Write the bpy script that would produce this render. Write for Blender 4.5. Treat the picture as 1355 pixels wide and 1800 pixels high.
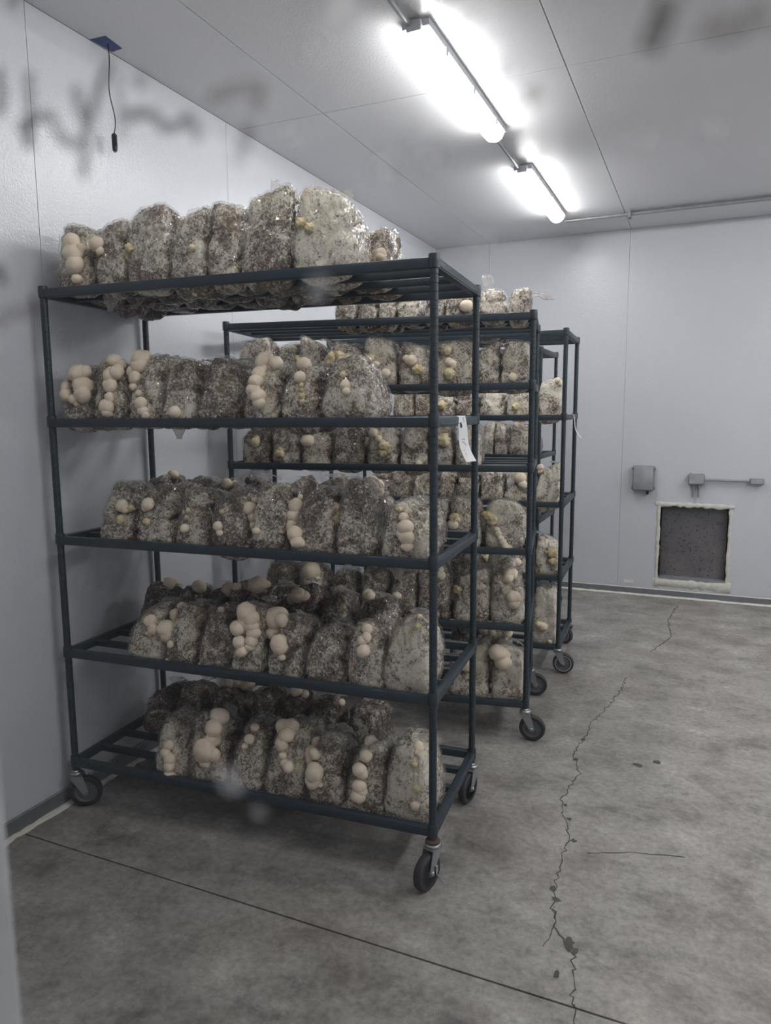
import bpy, bmesh, math, random
import numpy as np
from mathutils import Vector, Matrix, noise
from mathutils.bvhtree import BVHTree

for o in list(bpy.data.objects):
    bpy.data.objects.remove(o)
SC = bpy.context.scene
COL = SC.collection

# ------------------------------------------------------------------ camera
F_PX, YAW, PITCH, ROLL = 1266.49, 0.4144, 0.1363, -0.0067
CAM = Vector((2.2973, 0.2113, 1.5684))
fwd = Vector((-math.sin(YAW) * math.cos(PITCH), math.cos(YAW) * math.cos(PITCH), -math.sin(PITCH)))
rgt = Vector((math.cos(YAW), math.sin(YAW), 0))
upv = rgt.cross(fwd)
R_ = math.cos(ROLL) * rgt + math.sin(ROLL) * upv
U_ = -math.sin(ROLL) * rgt + math.cos(ROLL) * upv
cam = bpy.data.cameras.new('camera')
cam.sensor_fit = 'VERTICAL'
cam.sensor_height = 36.0
cam.sensor_width = 36.0 * 1355 / 1800
cam.lens = F_PX * 36.0 / 1800
cam.clip_start = 0.01
cam.dof.use_dof = True
cam.dof.focus_distance = 3.0
cam.dof.aperture_fstop = 6.6
camo = bpy.data.objects.new('camera', cam)
COL.objects.link(camo)
camo.matrix_world = Matrix(((R_.x, U_.x, -fwd.x, CAM.x), (R_.y, U_.y, -fwd.y, CAM.y), (R_.z, U_.z, -fwd.z, CAM.z), (0, 0, 0, 1)))
SC.camera = camo

# ------------------------------------------------------------------ world, exposure
w = bpy.data.worlds.new('world')
SC.world = w
w.use_nodes = True
w.node_tree.nodes['Background'].inputs[0].default_value = (0.55, 0.58, 0.62, 1)
w.node_tree.nodes['Background'].inputs[1].default_value = 0.16
SC.view_settings.view_transform = 'Standard'
SC.view_settings.look = 'None'
SC.view_settings.gamma = 1.0
SC.view_settings.use_curve_mapping = False
SC.view_settings.exposure = 0.0
LAMP_STRENGTH = 46.0
SC.cycles.use_denoising = True
SC.cycles.max_bounces = 5
SC.cycles.diffuse_bounces = 3
SC.cycles.glossy_bounces = 2
SC.cycles.transparent_max_bounces = 16
SC.cycles.use_adaptive_sampling = True
SC.cycles.adaptive_threshold = 0.08
SC.cycles.use_light_tree = False
SC.cycles.sample_clamp_indirect = 6.0


def pix_dir(px, py):
    return (fwd + R_ * ((px - 677.5) / F_PX) + U_ * ((900 - py) / F_PX))


def on_plane(px, py, axis, val):
    d = pix_dir(px, py)
    return CAM + d * ((val - CAM[axis]) / d[axis])


# ------------------------------------------------------------------ materials
def lin(c):
    return tuple(((v / 255) / 12.92 if v / 255 <= 0.04045 else ((v / 255 + 0.055) / 1.055) ** 2.4) for v in c) + (1.0,)


class NT:
    def __init__(self, name):
        self.m = bpy.data.materials.new(name)
        self.m.use_nodes = True
        self.t = self.m.node_tree
        self.n = self.t.nodes
        self.b = self.n['Principled BSDF']
        self.out = self.n['Material Output']

    def add(self, typ, **kw):
        nd = self.n.new(typ)
        for k, v in kw.items():
            if k in nd.inputs:
                nd.inputs[k].default_value = v
            else:
                setattr(nd, k, v)
        return nd

    def link(self, a, b):
        self.t.links.new(a, b)

    def coords(self, kind='Object'):
        return self.add('ShaderNodeTexCoord').outputs[kind]

    def noise(self, vec, scale, detail=3, rough=0.55, dist=0.0):
        nd = self.add('ShaderNodeTexNoise')
        nd.inputs['Scale'].default_value = scale
        nd.inputs['Detail'].default_value = detail
        nd.inputs['Roughness'].default_value = rough
        nd.inputs['Distortion'].default_value = dist
        if vec is not None:
            self.link(vec, nd.inputs['Vector'])
        return nd.outputs['Fac']

    def ramp(self, fac, stops):
        nd = self.add('ShaderNodeValToRGB')
        e = nd.color_ramp.elements
        while len(e) > 1:
            e.remove(e[0])
        e[0].position = stops[0][0]
        e[0].color = stops[0][1]
        for p, c in stops[1:]:
            q = e.new(p)
            q.color = c
        self.link(fac, nd.inputs[0])
        return nd.outputs[0]

    def val(self, lo, hi, fac, a=0.0, b=1.0):
        nd = self.add('ShaderNodeMapRange')
        nd.inputs['From Min'].default_value = lo
        nd.inputs['From Max'].default_value = hi
        nd.inputs['To Min'].default_value = a
        nd.inputs['To Max'].default_value = b
        self.link(fac, nd.inputs['Value'])
        return nd.outputs[0]

    def math(self, op, a, b):
        nd = self.add('ShaderNodeMath', operation=op)
        for i, v in enumerate((a, b)):
            if isinstance(v, (int, float)):
                nd.inputs[i].default_value = v
            else:
                self.link(v, nd.inputs[i])
        return nd.outputs[0]

    def mix(self, fac, a, b, mode='MIX'):
        nd = self.add('ShaderNodeMix', data_type='RGBA', blend_type=mode)
        for i, v in ((0, fac), (6, a), (7, b)):
            if isinstance(v, (int, float, tuple)):
                nd.inputs[i].default_value = v
            else:
                self.link(v, nd.inputs[i])
        return nd.outputs[2]

    def bump(self, h, strength, dist=0.002, prev=None):
        nd = self.add('ShaderNodeBump')
        nd.inputs['Strength'].default_value = strength
        nd.inputs['Distance'].default_value = dist
        self.link(h, nd.inputs['Height'])
        if prev is not None:
            self.link(prev, nd.inputs['Normal'])
        return nd.outputs[0]

    def set(self, **kw):
        for k, v in kw.items():
            s = self.b.inputs[k.replace('_', ' ')]
            if isinstance(v, (int, float, tuple)):
                s.default_value = v
            else:
                self.link(v, s)
        return self.m


def plain(name, rgb, rough=0.5, metal=0.0, spec=0.5, var=0.10, scale=30.0):
    t = NT(name)
    c = lin(rgb)
    f = t.noise(t.coords(), scale, 4)
    dark = tuple(v * (1 - var) for v in c[:3]) + (1,)
    lite = tuple(min(1, v * (1 + var)) for v in c[:3]) + (1,)
    return t.set(Base_Color=t.ramp(f, [(0.3, dark), (0.7, lite)]), Roughness=rough, Metallic=metal, Specular_IOR_Level=spec)


def make_wall_mat(name, rgb, rough, bumpy):
    t = NT(name)
    co = t.coords()
    c = lin(rgb)
    big = t.noise(co, 0.9, 3)
    col = t.ramp(big, [(0.3, tuple(v * 0.95 for v in c[:3]) + (1,)), (0.7, c)])
    n1 = t.noise(co, 130, 2, 0.5)
    return t.set(Base_Color=col, Roughness=rough, Specular_IOR_Level=0.5, Normal=t.bump(n1, bumpy, 0.002))


M = {}
M['wall'] = make_wall_mat('embossed_white_panel', (201, 203, 209), 0.23, 0.75)
M['ceil'] = make_wall_mat('embossed_ceiling_panel', (228, 228, 230), 0.30, 0.60)
M['joint'] = plain('panel_joint', (120, 122, 126), 0.7)


def make_floor():
    t = NT('stained_concrete')
    co = t.coords()
    mp0 = t.add('ShaderNodeMapping')
    mp0.inputs['Rotation'].default_value = (0, 0, -0.35)
    mp0.inputs['Scale'].default_value = (1.0, 1.25, 1)
    t.link(co, mp0.inputs[0])
    mid = t.noise(mp0.outputs[0], 4.0, 9, 0.72, 0.15)
    fine = t.noise(co, 42, 6, 0.75)
    base = t.ramp(mid, [(0.33, lin((112, 108, 104))), (0.43, lin((134, 130, 125))), (0.50, lin((146, 142, 137))), (0.57, lin((154, 150, 145))), (0.68, lin((172, 168, 161)))])
    # reddish brown staining
    st = t.val(0.52, 0.70, t.noise(co, 1.1, 5, 0.6, 0.8))
    col = t.mix(t.math('MULTIPLY', st, 0.45), base, lin((98, 86, 80)))
    # dark tyre and spill marks
    mp = t.add('ShaderNodeMapping')
    mp.inputs['Rotation'].default_value = (0, 0, 0.5)
    mp.inputs['Scale'].default_value = (1.0, 1.7, 1)
    t.link(co, mp.inputs[0])
    dk = t.val(0.55, 0.72, t.noise(mp.outputs[0], 2.2, 9, 0.78, 0.1))
    col = t.mix(t.math('MULTIPLY', dk, 0.7), col, lin((58, 56, 55)))
    # pale scuffs
    lt = t.val(0.66, 0.78, t.noise(mp.outputs[0], 3.3, 6, 0.7, 0.3))
    col = t.mix(t.math('MULTIPLY', lt, 0.5), col, lin((170, 166, 158)))
    sp = t.val(0.35, 0.65, fine, 0.72, 1.18)
    vc = t.add('ShaderNodeCombineColor')
    for i in range(3):
        t.link(sp, vc.inputs[i])
    col = t.mix(1.0, col, vc.outputs[0], 'MULTIPLY')
    pit = t.val(0.68, 0.74, t.noise(co, 75, 3, 0.6))
    col = t.mix(t.math('MULTIPLY', pit, 0.55), col, lin((60, 58, 56)))
    return t.set(Base_Color=col, Roughness=t.val(0.3, 0.7, mid, 0.42, 0.62), Specular_IOR_Level=0.45,
                 Normal=t.bump(t.noise(co, 60, 6, 0.7), 0.12, 0.003))


M['floor'] = make_floor()
M['crack'] = plain('crack_dark', (74, 71, 68), 0.9)
M['spall'] = plain('spalled_concrete', (78, 76, 74), 0.9, var=0.25, scale=60)
M['base'] = plain('grey_base_channel', (122, 125, 130), 0.45, 0.3)
M['caulk'] = plain('white_caulk', (214, 210, 198), 0.6)
M['foam'] = plain('cream_foam_sealant', (206, 203, 194), 0.7, var=0.12, scale=40)
M['rack'] = plain('blue_grey_epoxy', (37, 50, 59), 0.40, 0.0, 0.5, 0.10, 25)
M['slat'] = plain('blue_grey_polymer', (34, 46, 55), 0.48, 0.0, 0.45, 0.12, 25)
M['tire'] = plain('black_rubber', (45, 45, 47), 0.6)
M['hub'] = plain('grey_hub', (92, 94, 98), 0.45)
M['ring'] = plain('pale_ring', (190, 192, 195), 0.4)
M['steel'] = plain('zinc_steel', (165, 168, 170), 0.35, 0.75)
M['rust'] = plain('rusty_washer', (76, 58, 50), 0.8)
M['box'] = plain('grey_box', (128, 131, 136), 0.5)
M['cover'] = plain('grey_cover', (150, 153, 157), 0.25, var=0.2, scale=9)
M['conduit'] = plain('grey_conduit', (150, 153, 157), 0.4, 0.4)
M['black'] = plain('black_plastic', (28, 29, 34), 0.45)
M['tape'] = plain('blue_tape', (62, 76, 128), 0.6)
M['paper'] = plain('white_paper', (226, 226, 226), 0.6, var=0.03)
M['ink'] = plain('black_ink', (40, 40, 46), 0.7)
M['frame'] = plain('grey_window_frame', (182, 184, 185), 0.5)
M['patch'] = plain('white_filter_patch', (216, 214, 210), 0.6, var=0.05)


def make_plate():
    t = NT('perforated_dark_steel')
    co = t.coords()
    col = t.ramp(t.noise(co, 4, 5), [(0.3, lin((92, 91, 97))), (0.7, lin((122, 118, 117)))])
    dots = t.val(0.60, 0.68, t.noise(co, 55, 2))
    col = t.mix(t.math('MULTIPLY', dots, 0.7), col, lin((48, 44, 46)))
    return t.set(Base_Color=col, Roughness=0.4, Metallic=0.35)


M['plate'] = make_plate()


def make_lens(name='lit_diffuser', k=1.0):
    t = NT(name)
    t.set(Base_Color=(0.9, 0.9, 0.9, 1), Roughness=0.4)
    t.b.inputs['Emission Color'].default_value = (1.0, 0.99, 0.985, 1)
    t.b.inputs['Emission Strength'].default_value = LAMP_STRENGTH * k
    return t.m


M['lens'] = make_lens()
M['lens_aged'] = make_lens('aged_lit_diffuser', 0.42)  # output turned down for the added fill lamp by the window
M['lens_new'] = make_lens('new_lit_diffuser', 1.5)  # output turned up for the added right-hand fill row
M['housing'] = plain('white_grey_housing', (188, 190, 194), 0.4)


def make_substrate():
    """Sawdust block grown through with white mycelium, seen through tight clear film."""
    t = NT('mycelium_block')
    co = t.coords()
    oi = t.add('ShaderNodeObjectInfo')
    addv = t.add('ShaderNodeVectorMath', operation='ADD')
    sc = t.add('ShaderNodeVectorMath', operation='SCALE')
    cmb = t.add('ShaderNodeCombineXYZ')
    for i in range(3):
        t.link(oi.outputs['Random'], cmb.inputs[i])
    t.link(cmb.outputs[0], sc.inputs[0])
    sc.inputs['Scale'].default_value = 37.0
    t.link(co, addv.inputs[0])
    t.link(sc.outputs[0], addv.inputs[1])
    v = addv.outputs[0]
    wh = t.add('ShaderNodeAttribute', attribute_type='OBJECT', attribute_name='whiteness').outputs['Fac']
    patch = t.noise(v, 9, 4, 0.62, 1.2)
    grain = t.noise(v, 92, 4, 0.74, 0.9)
    chips = t.add('ShaderNodeTexVoronoi')
    chips.inputs['Scale'].default_value = 130
    t.link(v, chips.inputs['Vector'])
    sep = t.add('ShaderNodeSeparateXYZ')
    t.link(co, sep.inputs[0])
    s = t.math('ADD', t.math('MULTIPLY', patch, 1.15), t.math('MULTIPLY', grain, 1.25))
    s = t.math('ADD', s, t.math('MULTIPLY', chips.outputs['Distance'], 0.25))
    s = t.math('ADD', s, t.math('MULTIPLY', wh, 0.46))
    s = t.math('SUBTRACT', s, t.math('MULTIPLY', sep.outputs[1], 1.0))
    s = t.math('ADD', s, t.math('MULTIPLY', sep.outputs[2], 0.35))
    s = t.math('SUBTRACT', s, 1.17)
    col = t.ramp(s, [(0.12, lin((42, 33, 28))), (0.28, lin((76, 62, 54))), (0.42, lin((116, 102, 92))),
                     (0.52, lin((164, 153, 140))), (0.63, lin((210, 202, 186))), (0.90, lin((230, 223, 206)))])
    yel = t.val(0.55, 0.70, t.noise(v, 13, 3, 0.5, 0.6))
    col = t.mix(t.math('MULTIPLY', yel, 0.28), col, lin((176, 156, 112)))
    # film wrinkles: stretched ridges
    mp = t.add('ShaderNodeMapping')
    mp.inputs['Scale'].default_value = (1.0, 0.5, 0.6)
    mp.inputs['Rotation'].default_value = (0.6, 0.3, 0.4)
    t.link(v, mp.inputs[0])
    wr = t.noise(mp.outputs[0], 30, 3, 0.6, 2.2)
    rid = t.val(0.0, 0.10, t.math('ABSOLUTE', t.math('SUBTRACT', wr, 0.5), 0.0), 1.0, 0.0)
    b1 = t.bump(rid, 1.0, 0.022)
    b2 = t.bump(grain, 0.5, 0.006)
    m = t.set(Base_Color=col, Roughness=0.6, Normal=b2, Coat_Weight=1.0, Coat_Roughness=0.075)
    t.link(b1, t.b.inputs['Coat Normal'])
    return m


M['block'] = make_substrate()


def two_sided_fresnel(t, ior):
    fr = t.add('ShaderNodeFresnel')
    bf = t.add('ShaderNodeNewGeometry').outputs['Backfacing']
    t.link(t.val(0, 1, bf, ior, 1 / ior), fr.inputs['IOR'])
    return fr


def make_film(name='clear_film', h0=0.0, h1=0.05):
    t = NT(name)
    co = t.coords()
    wr = t.noise(co, 34, 4, 0.6, 2.0)
    rid = t.val(0.0, 0.10, t.math('ABSOLUTE', t.math('SUBTRACT', wr, 0.5), 0.0), 1.0, 0.0)
    nrm = t.bump(rid, 1.0, 0.014)
    gl = t.add('ShaderNodeBsdfGlossy')
    gl.inputs['Roughness'].default_value = 0.08
    gl.inputs['Color'].default_value = (1, 1, 1, 1)
    t.link(nrm, gl.inputs['Normal'])
    df = t.add('ShaderNodeBsdfDiffuse')
    df.inputs['Color'].default_value = lin((214, 210, 204))
    tl = t.add('ShaderNodeBsdfTranslucent')
    tl.inputs['Color'].default_value = lin((205, 200, 192))
    m0 = t.add('ShaderNodeMixShader')
    m0.inputs[0].default_value = 0.5
    t.link(df.outputs[0], m0.inputs[1])
    t.link(tl.outputs[0], m0.inputs[2])
    tr = t.add('ShaderNodeBsdfTransparent')
    tr.inputs['Color'].default_value = (0.97, 0.965, 0.955, 1)
    m1 = t.add('ShaderNodeMixShader')
    t.link(t.val(0.35, 0.75, t.noise(co, 16, 3), h0, h1), m1.inputs[0])
    t.link(tr.outputs[0], m1.inputs[1])
    t.link(m0.outputs[0], m1.inputs[2])
    fr = two_sided_fresnel(t, 1.75)
    m2 = t.add('ShaderNodeMixShader')
    t.link(fr.outputs[0], m2.inputs[0])
    t.link(m1.outputs[0], m2.inputs[1])
    t.link(gl.outputs[0], m2.inputs[2])
    t.link(m2.outputs[0], t.out.inputs[0])
    return t.m


M['film'] = make_film()
M['fold'] = make_film('folded_film', 0.22, 0.58)


def make_mush(name, a, b):
    t = NT(name)
    co = t.coords()
    f = t.noise(co, 28, 3)
    n = t.noise(co, 420, 2)
    return t.set(Base_Color=t.ramp(f, [(0.3, lin(a)), (0.7, lin(b))]), Roughness=0.75, Specular_IOR_Level=0.25,
                 Normal=t.bump(n, 0.25, 0.001))


M['mush'] = make_mush('cream_mushroom', (216, 199, 176), (234, 219, 198))
M['mushy'] = make_mush('yellowed_mushroom', (196, 178, 134), (226, 212, 178))


def make_see(name, rgb, alpha, soft=True):
    t = NT(name)
    df = t.add('ShaderNodeBsdfDiffuse')
    df.inputs['Color'].default_value = lin(rgb)
    tl = t.add('ShaderNodeBsdfTranslucent')
    tl.inputs['Color'].default_value = lin(rgb)
    mm = t.add('ShaderNodeMixShader')
    mm.inputs[0].default_value = 0.6
    t.link(df.outputs[0], mm.inputs[1])
    t.link(tl.outputs[0], mm.inputs[2])
    tr = t.add('ShaderNodeBsdfTransparent')
    m1 = t.add('ShaderNodeMixShader')
    f = t.noise(t.coords(), 400, 2)
    t.link(t.val(0.3, 0.7, f, alpha * 0.75, min(1, alpha * 1.25)), m1.inputs[0])
    t.link(tr.outputs[0], m1.inputs[1])
    t.link(mm.outputs[0], m1.inputs[2])
    t.link(m1.outputs[0], t.out.inputs[0])
    return t.m


M['marker'] = make_see('dried_marker', (84, 78, 76), 0.62)
M['marker_faint'] = make_see('faint_marker', (110, 100, 92), 0.38)
M['smudge'] = make_see('water_spot', (255, 255, 255), 0.95)  # near-opaque white that paints a blurred reflection spot on the pane
M['smudge_faint'] = make_see('faint_smear', (245, 246, 250), 0.26)


def make_glass():
    t = NT('window_glass')
    tr = t.add('ShaderNodeBsdfTransparent')
    tr.inputs['Color'].default_value = (0.985, 0.99, 0.99, 1)
    gl = t.add('ShaderNodeBsdfGlossy')
    gl.inputs['Roughness'].default_value = 0.0
    fr = two_sided_fresnel(t, 1.45)
    mx = t.add('ShaderNodeMixShader')
    t.link(fr.outputs[0], mx.inputs[0])
    t.link(tr.outputs[0], mx.inputs[1])
    t.link(gl.outputs[0], mx.inputs[2])
    t.link(mx.outputs[0], t.out.inputs[0])
    return t.m


M['glass'] = make_glass()


# ------------------------------------------------------------------ mesh helpers
class MB:
    """collects shapes; build() links them as one mesh object"""

    def __init__(self):
        self.v, self.f = [], []

    def add(self, vs, fs):
        o = len(self.v)
        self.v += [tuple(p) for p in vs]
        self.f += [tuple(i + o for i in q) for q in fs]
        return self

    def box(self, a, b, ch=0.0):
        x0, y0, z0 = a
        x1, y1, z1 = b
        if ch <= 0:
            vs = [(x, y, z) for z in (z0, z1) for y in (y0, y1) for x in (x0, x1)]
            fs = [(0, 2, 3, 1), (4, 5, 7, 6), (0, 1, 5, 4), (2, 6, 7, 3), (0, 4, 6, 2), (1, 3, 7, 5)]
            return self.add(vs, fs)
        bm = bmesh.new()
        bmesh.ops.create_cube(bm, size=1.0)
        for v in bm.verts:
            v.co = Vector(((x0 + x1) / 2 + v.co.x * (x1 - x0), (y0 + y1) / 2 + v.co.y * (y1 - y0), (z0 + z1) / 2 + v.co.z * (z1 - z0)))
        bmesh.ops.bevel(bm, geom=bm.edges[:], offset=ch, segments=2, affect='EDGES', profile=0.5)
        bm.verts.index_update()
        vs = [tuple(v.co) for v in bm.verts]
        fs = [tuple(v.index for v in f.verts) for f in bm.faces]
        bm.free()
        return self.add(vs, fs)

    def lathe(self, prof, seg=16, mat=None):
        """prof: list of (r, z); axis z; mat places it"""
        vs, fs = [], []
        for r, z in prof:
            for k in range(seg):
                a = 2 * math.pi * k / seg
                vs.append(Vector((r * math.cos(a), r * math.sin(a), z)))
        for i in range(len(prof) - 1):
            for k in range(seg):
                k2 = (k + 1) % seg
                fs.append((i * seg + k, i * seg + k2, (i + 1) * seg + k2, (i + 1) * seg + k))
        fs.append(tuple(range(seg))[::-1])
        fs.append(tuple((len(prof) - 1) * seg + k for k in range(seg)))
        if mat is not None:
            vs = [mat @ v for v in vs]
        return self.add(vs, fs)

    def tube(self, pts, r, seg=10):
        pts = [Vector(p) for p in pts]
        vs, fs = [], []
        for i, p in enumerate(pts):
            d = (pts[min(i + 1, len(pts) - 1)] - pts[max(i - 1, 0)]).normalized()
            ref = Vector((0, 0, 1)) if abs(d.z) < 0.9 else Vector((1, 0, 0))
            s = d.cross(ref).normalized()
            t = s.cross(d)
            for k in range(seg):
                a = 2 * math.pi * k / seg
                vs.append(p + (s * math.cos(a) + t * math.sin(a)) * r)
        for i in range(len(pts) - 1):
            for k in range(seg):
                k2 = (k + 1) % seg
                fs.append((i * seg + k, i * seg + k2, (i + 1) * seg + k2, (i + 1) * seg + k))
        fs.append(tuple(range(seg))[::-1])
        fs.append(tuple((len(pts) - 1) * seg + k for k in range(seg)))
        return self.add(vs, fs)

    def mesh(self, name, mat, smooth=False, angle=None):
        me = bpy.data.meshes.new(name)
        me.from_pydata(self.v, [], self.f)
        me.materials.append(mat)
        if smooth:
            me.polygons.foreach_set('use_smooth', [True] * len(me.polygons))
            if angle:
                me.set_sharp_from_angle(angle=angle)
        me.update()
        return me

    def build(self, name, mat, parent=None, smooth=False, angle=None):
        return link(name, self.mesh(name, mat, smooth, angle), parent)


def link(name, me, parent=None, matrix=None):
    o = bpy.data.objects.new(name, me)
    COL.objects.link(o)
    if parent is not None:
        o.parent = parent
    if matrix is not None:
        o.matrix_basis = matrix
    return o


def tag(o, label=None, cat=None, group=None, kind=None):
    for k, v in (('label', label), ('category', cat), ('group', group), ('kind', kind)):
        if v:
            o[k] = v
    return o


def empty(name, matrix):
    o = bpy.data.objects.new(name, None)
    o.empty_display_size = 0.05
    COL.objects.link(o)
    o.matrix_basis = matrix
    return o


# ------------------------------------------------------------------ the room
WX, XR, YB, YF, H = -0.02, 5.24, 6.665, 0.42, 3.05
TH = 0.08
GAP = 0.002

# floor: two saw-cut slabs on a sub-base
fl = tag(MB().box((WX - TH, -1.6, -0.14), (XR + TH, YB + 0.5, -0.012)).build('floor', M['crack']), 'stained grey concrete floor', kind='structure')
JY = 1.982
for y0, y1 in ((-1.6, JY - 0.003), (JY + 0.003, YB + 0.4)):
    MB().box((WX - TH, y0, -0.012), (XR + TH, y1, 0), 0.0018).build('slab', M['floor'], fl)
rng = random.Random(5)


def ribbon(pts, wid, jit, seed, z=0.0012):
    r = random.Random(seed)
    fine = []
    for i in range(len(pts) - 1):
        a, b = Vector(pts[i] + (0,)), Vector(pts[i + 1] + (0,))
        n = max(2, int((b - a).length / 0.018))
        for k in range(n):
            p = a.lerp(b, k / n)
            fine.append((p.x + r.uniform(-jit, jit), p.y + r.uniform(-jit, jit)))
    fine.append(pts[-1])
    vs, fs = [], []
    for i, p in enumerate(fine):
        q0, q1 = fine[max(0, i - 1)], fine[min(len(fine) - 1, i + 1)]
        d = Vector((q1[0] - q0[0], q1[1] - q0[1], 0)).normalized()
        s = Vector((-d.y, d.x, 0)) * wid * r.uniform(0.4, 1.3) * 0.5
        vs += [(p[0] + s.x, p[1] + s.y, z), (p[0] - s.x, p[1] - s.y, z), (p[0] + s.x, p[1] + s.y, -0.001), (p[0] - s.x, p[1] - s.y, -0.001)]
        if i:
            o = 4 * i
            fs += [(o - 4, o - 3, o + 1, o), (o - 4, o, o + 2, o - 2), (o - 3, o - 1, o + 3, o + 1)]
    return MB().add(vs, fs)


crack = [(2.06, 1.985), (2.049, 1.991), (2.04, 2.083), (2.024, 2.169), (2.0, 2.21), (1.95, 2.278), (1.924, 2.366), (1.917, 2.455), (1.915, 2.569), (1.91, 2.675),
         (1.91, 2.771), (1.867, 2.898), (1.841, 3.023), (1.851, 3.126), (1.876, 3.267), (1.818, 3.445), (1.837, 3.612), (1.847, 3.827), (1.882, 3.995), (1.93, 4.26), (1.95, 4.55)]
ribbon(crack, 0.0040, 0.009, 1).build('crack', M['crack'], fl)
ribbon([(1.93, 2.36), (1.95, 2.29), (1.945, 2.23), (1.935, 2.17)], 0.003, 0.005, 2).build('crack', M['crack'], fl)
ribbon([(1.99, 2.69), (2.14, 2.76), (2.31, 2.80)], 0.003, 0.003, 3).build('crack', M['crack'], fl)
ribbon([(2.05, 5.1), (2.16, 5.5), (2.12, 5.9), (2.17, 6.4)], 0.005, 0.008, 4).build('crack', M['crack'], fl)
ribbon([(2.06, 1.978), (2.07, 1.90)], 0.003, 0.003, 6).build('crack', M['crack'], fl)


def spall(px, py, rx, ry, seed):
    c = on_plane(px, py, 2, 0)
    r = random.Random(seed)
    n = 14
    ra = [r.uniform(0.55, 1.15) for _ in range(n)]
    vs = [(c.x + rx * ra[k] * math.cos(2 * math.pi * k / n), c.y + ry * ra[k] * math.sin(2 * math.pi * k / n), 0.0009) for k in range(n)]
    MB().add(vs, [tuple(range(n))]).build('spall', M['spall'], fl)


for i, (px, py, rx, ry) in enumerate([(1008, 1478, .014, .014), (972, 1562, .014, .016), (978, 1582, .020, .014), (1000, 1660, .018, .034), (1010, 1672, .012, .018), (978, 1712, .010, .024), (1000, 1440, .012, .012), (993, 1415, .010, .012),
                                      (1012, 1335, .014, .02), (1025, 1300, .012, .016), (1120, 1345, .03, .02), (1155, 1340, .02, .02)]):
    spall(px, py, rx, ry, 40 + i)


def wall_of_panels(name, axis_fixed, surf, out_sign, spans_a, spans_z, mat, label):
    """panels with recessed joints on a backing; axis_fixed 0: wall at x=surf running along y; 1: wall at y=surf along x"""
    a0, a1, z0, z1 = spans_a[0], spans_a[-1], spans_z[0], spans_z[-1]

    def bx(p, q, lo, hi, ch=0):
        s0, s1 = sorted((surf + out_sign * p, surf + out_sign * q))
        if axis_fixed == 0:
            return MB().box((s0, lo[0], lo[1]), (s1, hi[0], hi[1]), ch)
        return MB().box((lo[0], s0, lo[1]), (hi[0], s1, hi[1]), ch)
    wobj = tag(bx(0.004, TH, (a0, z0), (a1, z1)).build(name, M['joint']), label, kind='structure')
    for i in range(len(spans_a) - 1):
        for k in range(len(spans_z) - 1):
            bx(0, 0.02, (spans_a[i] + GAP / 2, spans_z[k]), (spans_a[i + 1] - GAP / 2, spans_z[k + 1]), 0.001).build('panel', mat, wobj)
    return wobj


wall_of_panels('wall_left', 0, WX, -1, [YF, 1.08, 2.275, 3.48, 4.671, 5.855, YB], [0, H], M['wall'], 'glossy white insulated panel wall')
wall_of_panels('wall_right', 0, XR, 1, [YF, 1.08, 2.275, 3.48, 4.671, 5.855, YB], [0, H], M['wall'], 'white insulated panel wall')
# back wall with a square opening
OX0, OX1, OZ0, OZ1 = 2.006, 2.512, 0.168, 0.775
bw = tag(MB().box((WX, YB + 0.004, 0), (OX0, YB + TH, H)).box((OX1, YB + 0.004, 0), (XR, YB + TH, H)).box((OX0, YB + 0.004, OZ1), (OX1, YB + TH, H)).box((OX0, YB + 0.004, 0), (OX1, YB + TH, OZ0)).build('wall_back', M['joint']),
         'pale panel wall with a square duct opening', kind='structure')
sx = [WX, 0.48, 1.669, 2.86, 4.05, XR]
for i in range(5):
    a, b = sx[i] + GAP / 2, sx[i + 1] - GAP / 2
    if a < OX0 < b:
        m = MB().box((a, YB, 0), (OX0, YB + 0.02, H)).box((OX1, YB, 0), (b, YB + 0.02, H)).box((OX0, YB, OZ1), (OX1, YB + 0.02, H)).box((OX0, YB, 0), (OX1, YB + 0.02, OZ0))
    else:
        m = MB().box((a, YB, 0), (b, YB + 0.02, H), 0.001)
    m.build('panel', M['wall'], bw)
ce = tag(MB().box((WX - TH, YF - 0.1, H + 0.004), (XR + TH, YB + TH, H + 0.1)).build('ceiling', M['joint']), 'pale grey ceiling of insulated panels', kind='structure')
cx = [WX, 0.484, 1.676, 2.868, 4.06, XR]
cy = [YF, 3.595, YB]
for i in range(5):
    for k in range(2):
        MB().box((cx[i] + GAP, cy[k] + GAP, H), (cx[i + 1] - GAP, cy[k + 1] - GAP, H + 0.02), 0.001).build('panel', M['ceil'], ce)


# base channel and caulk
def rough_strip(p0, p1, wid, hgt, seed, mat, name, jag=0.35):
    r = random.Random(seed)
    d = (Vector(p1) - Vector(p0))
    n = int(d.length / 0.03)
    vs, fs = [], []
    along = d.normalized()
    side = Vector((along.y, -along.x, 0))
    for i in range(n + 1):
        p = Vector(p0) + d * (i / n)
        ww = wid * (1 + r.uniform(-jag, jag))
        vs += [p, p + side * ww, p + side * ww * 0.6 + Vector((0, 0, hgt * r.uniform(0.6, 1.2))), p + Vector((0, 0, hgt * r.uniform(0.8, 1.3)))]
        if i:
            o = 4 * i
            fs += [(o - 3, o + 1, o + 2, o - 2), (o - 2, o + 2, o + 3, o - 1)]
    return tag(MB().add(vs, fs).build(name, mat, smooth=True), kind='structure')


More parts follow.
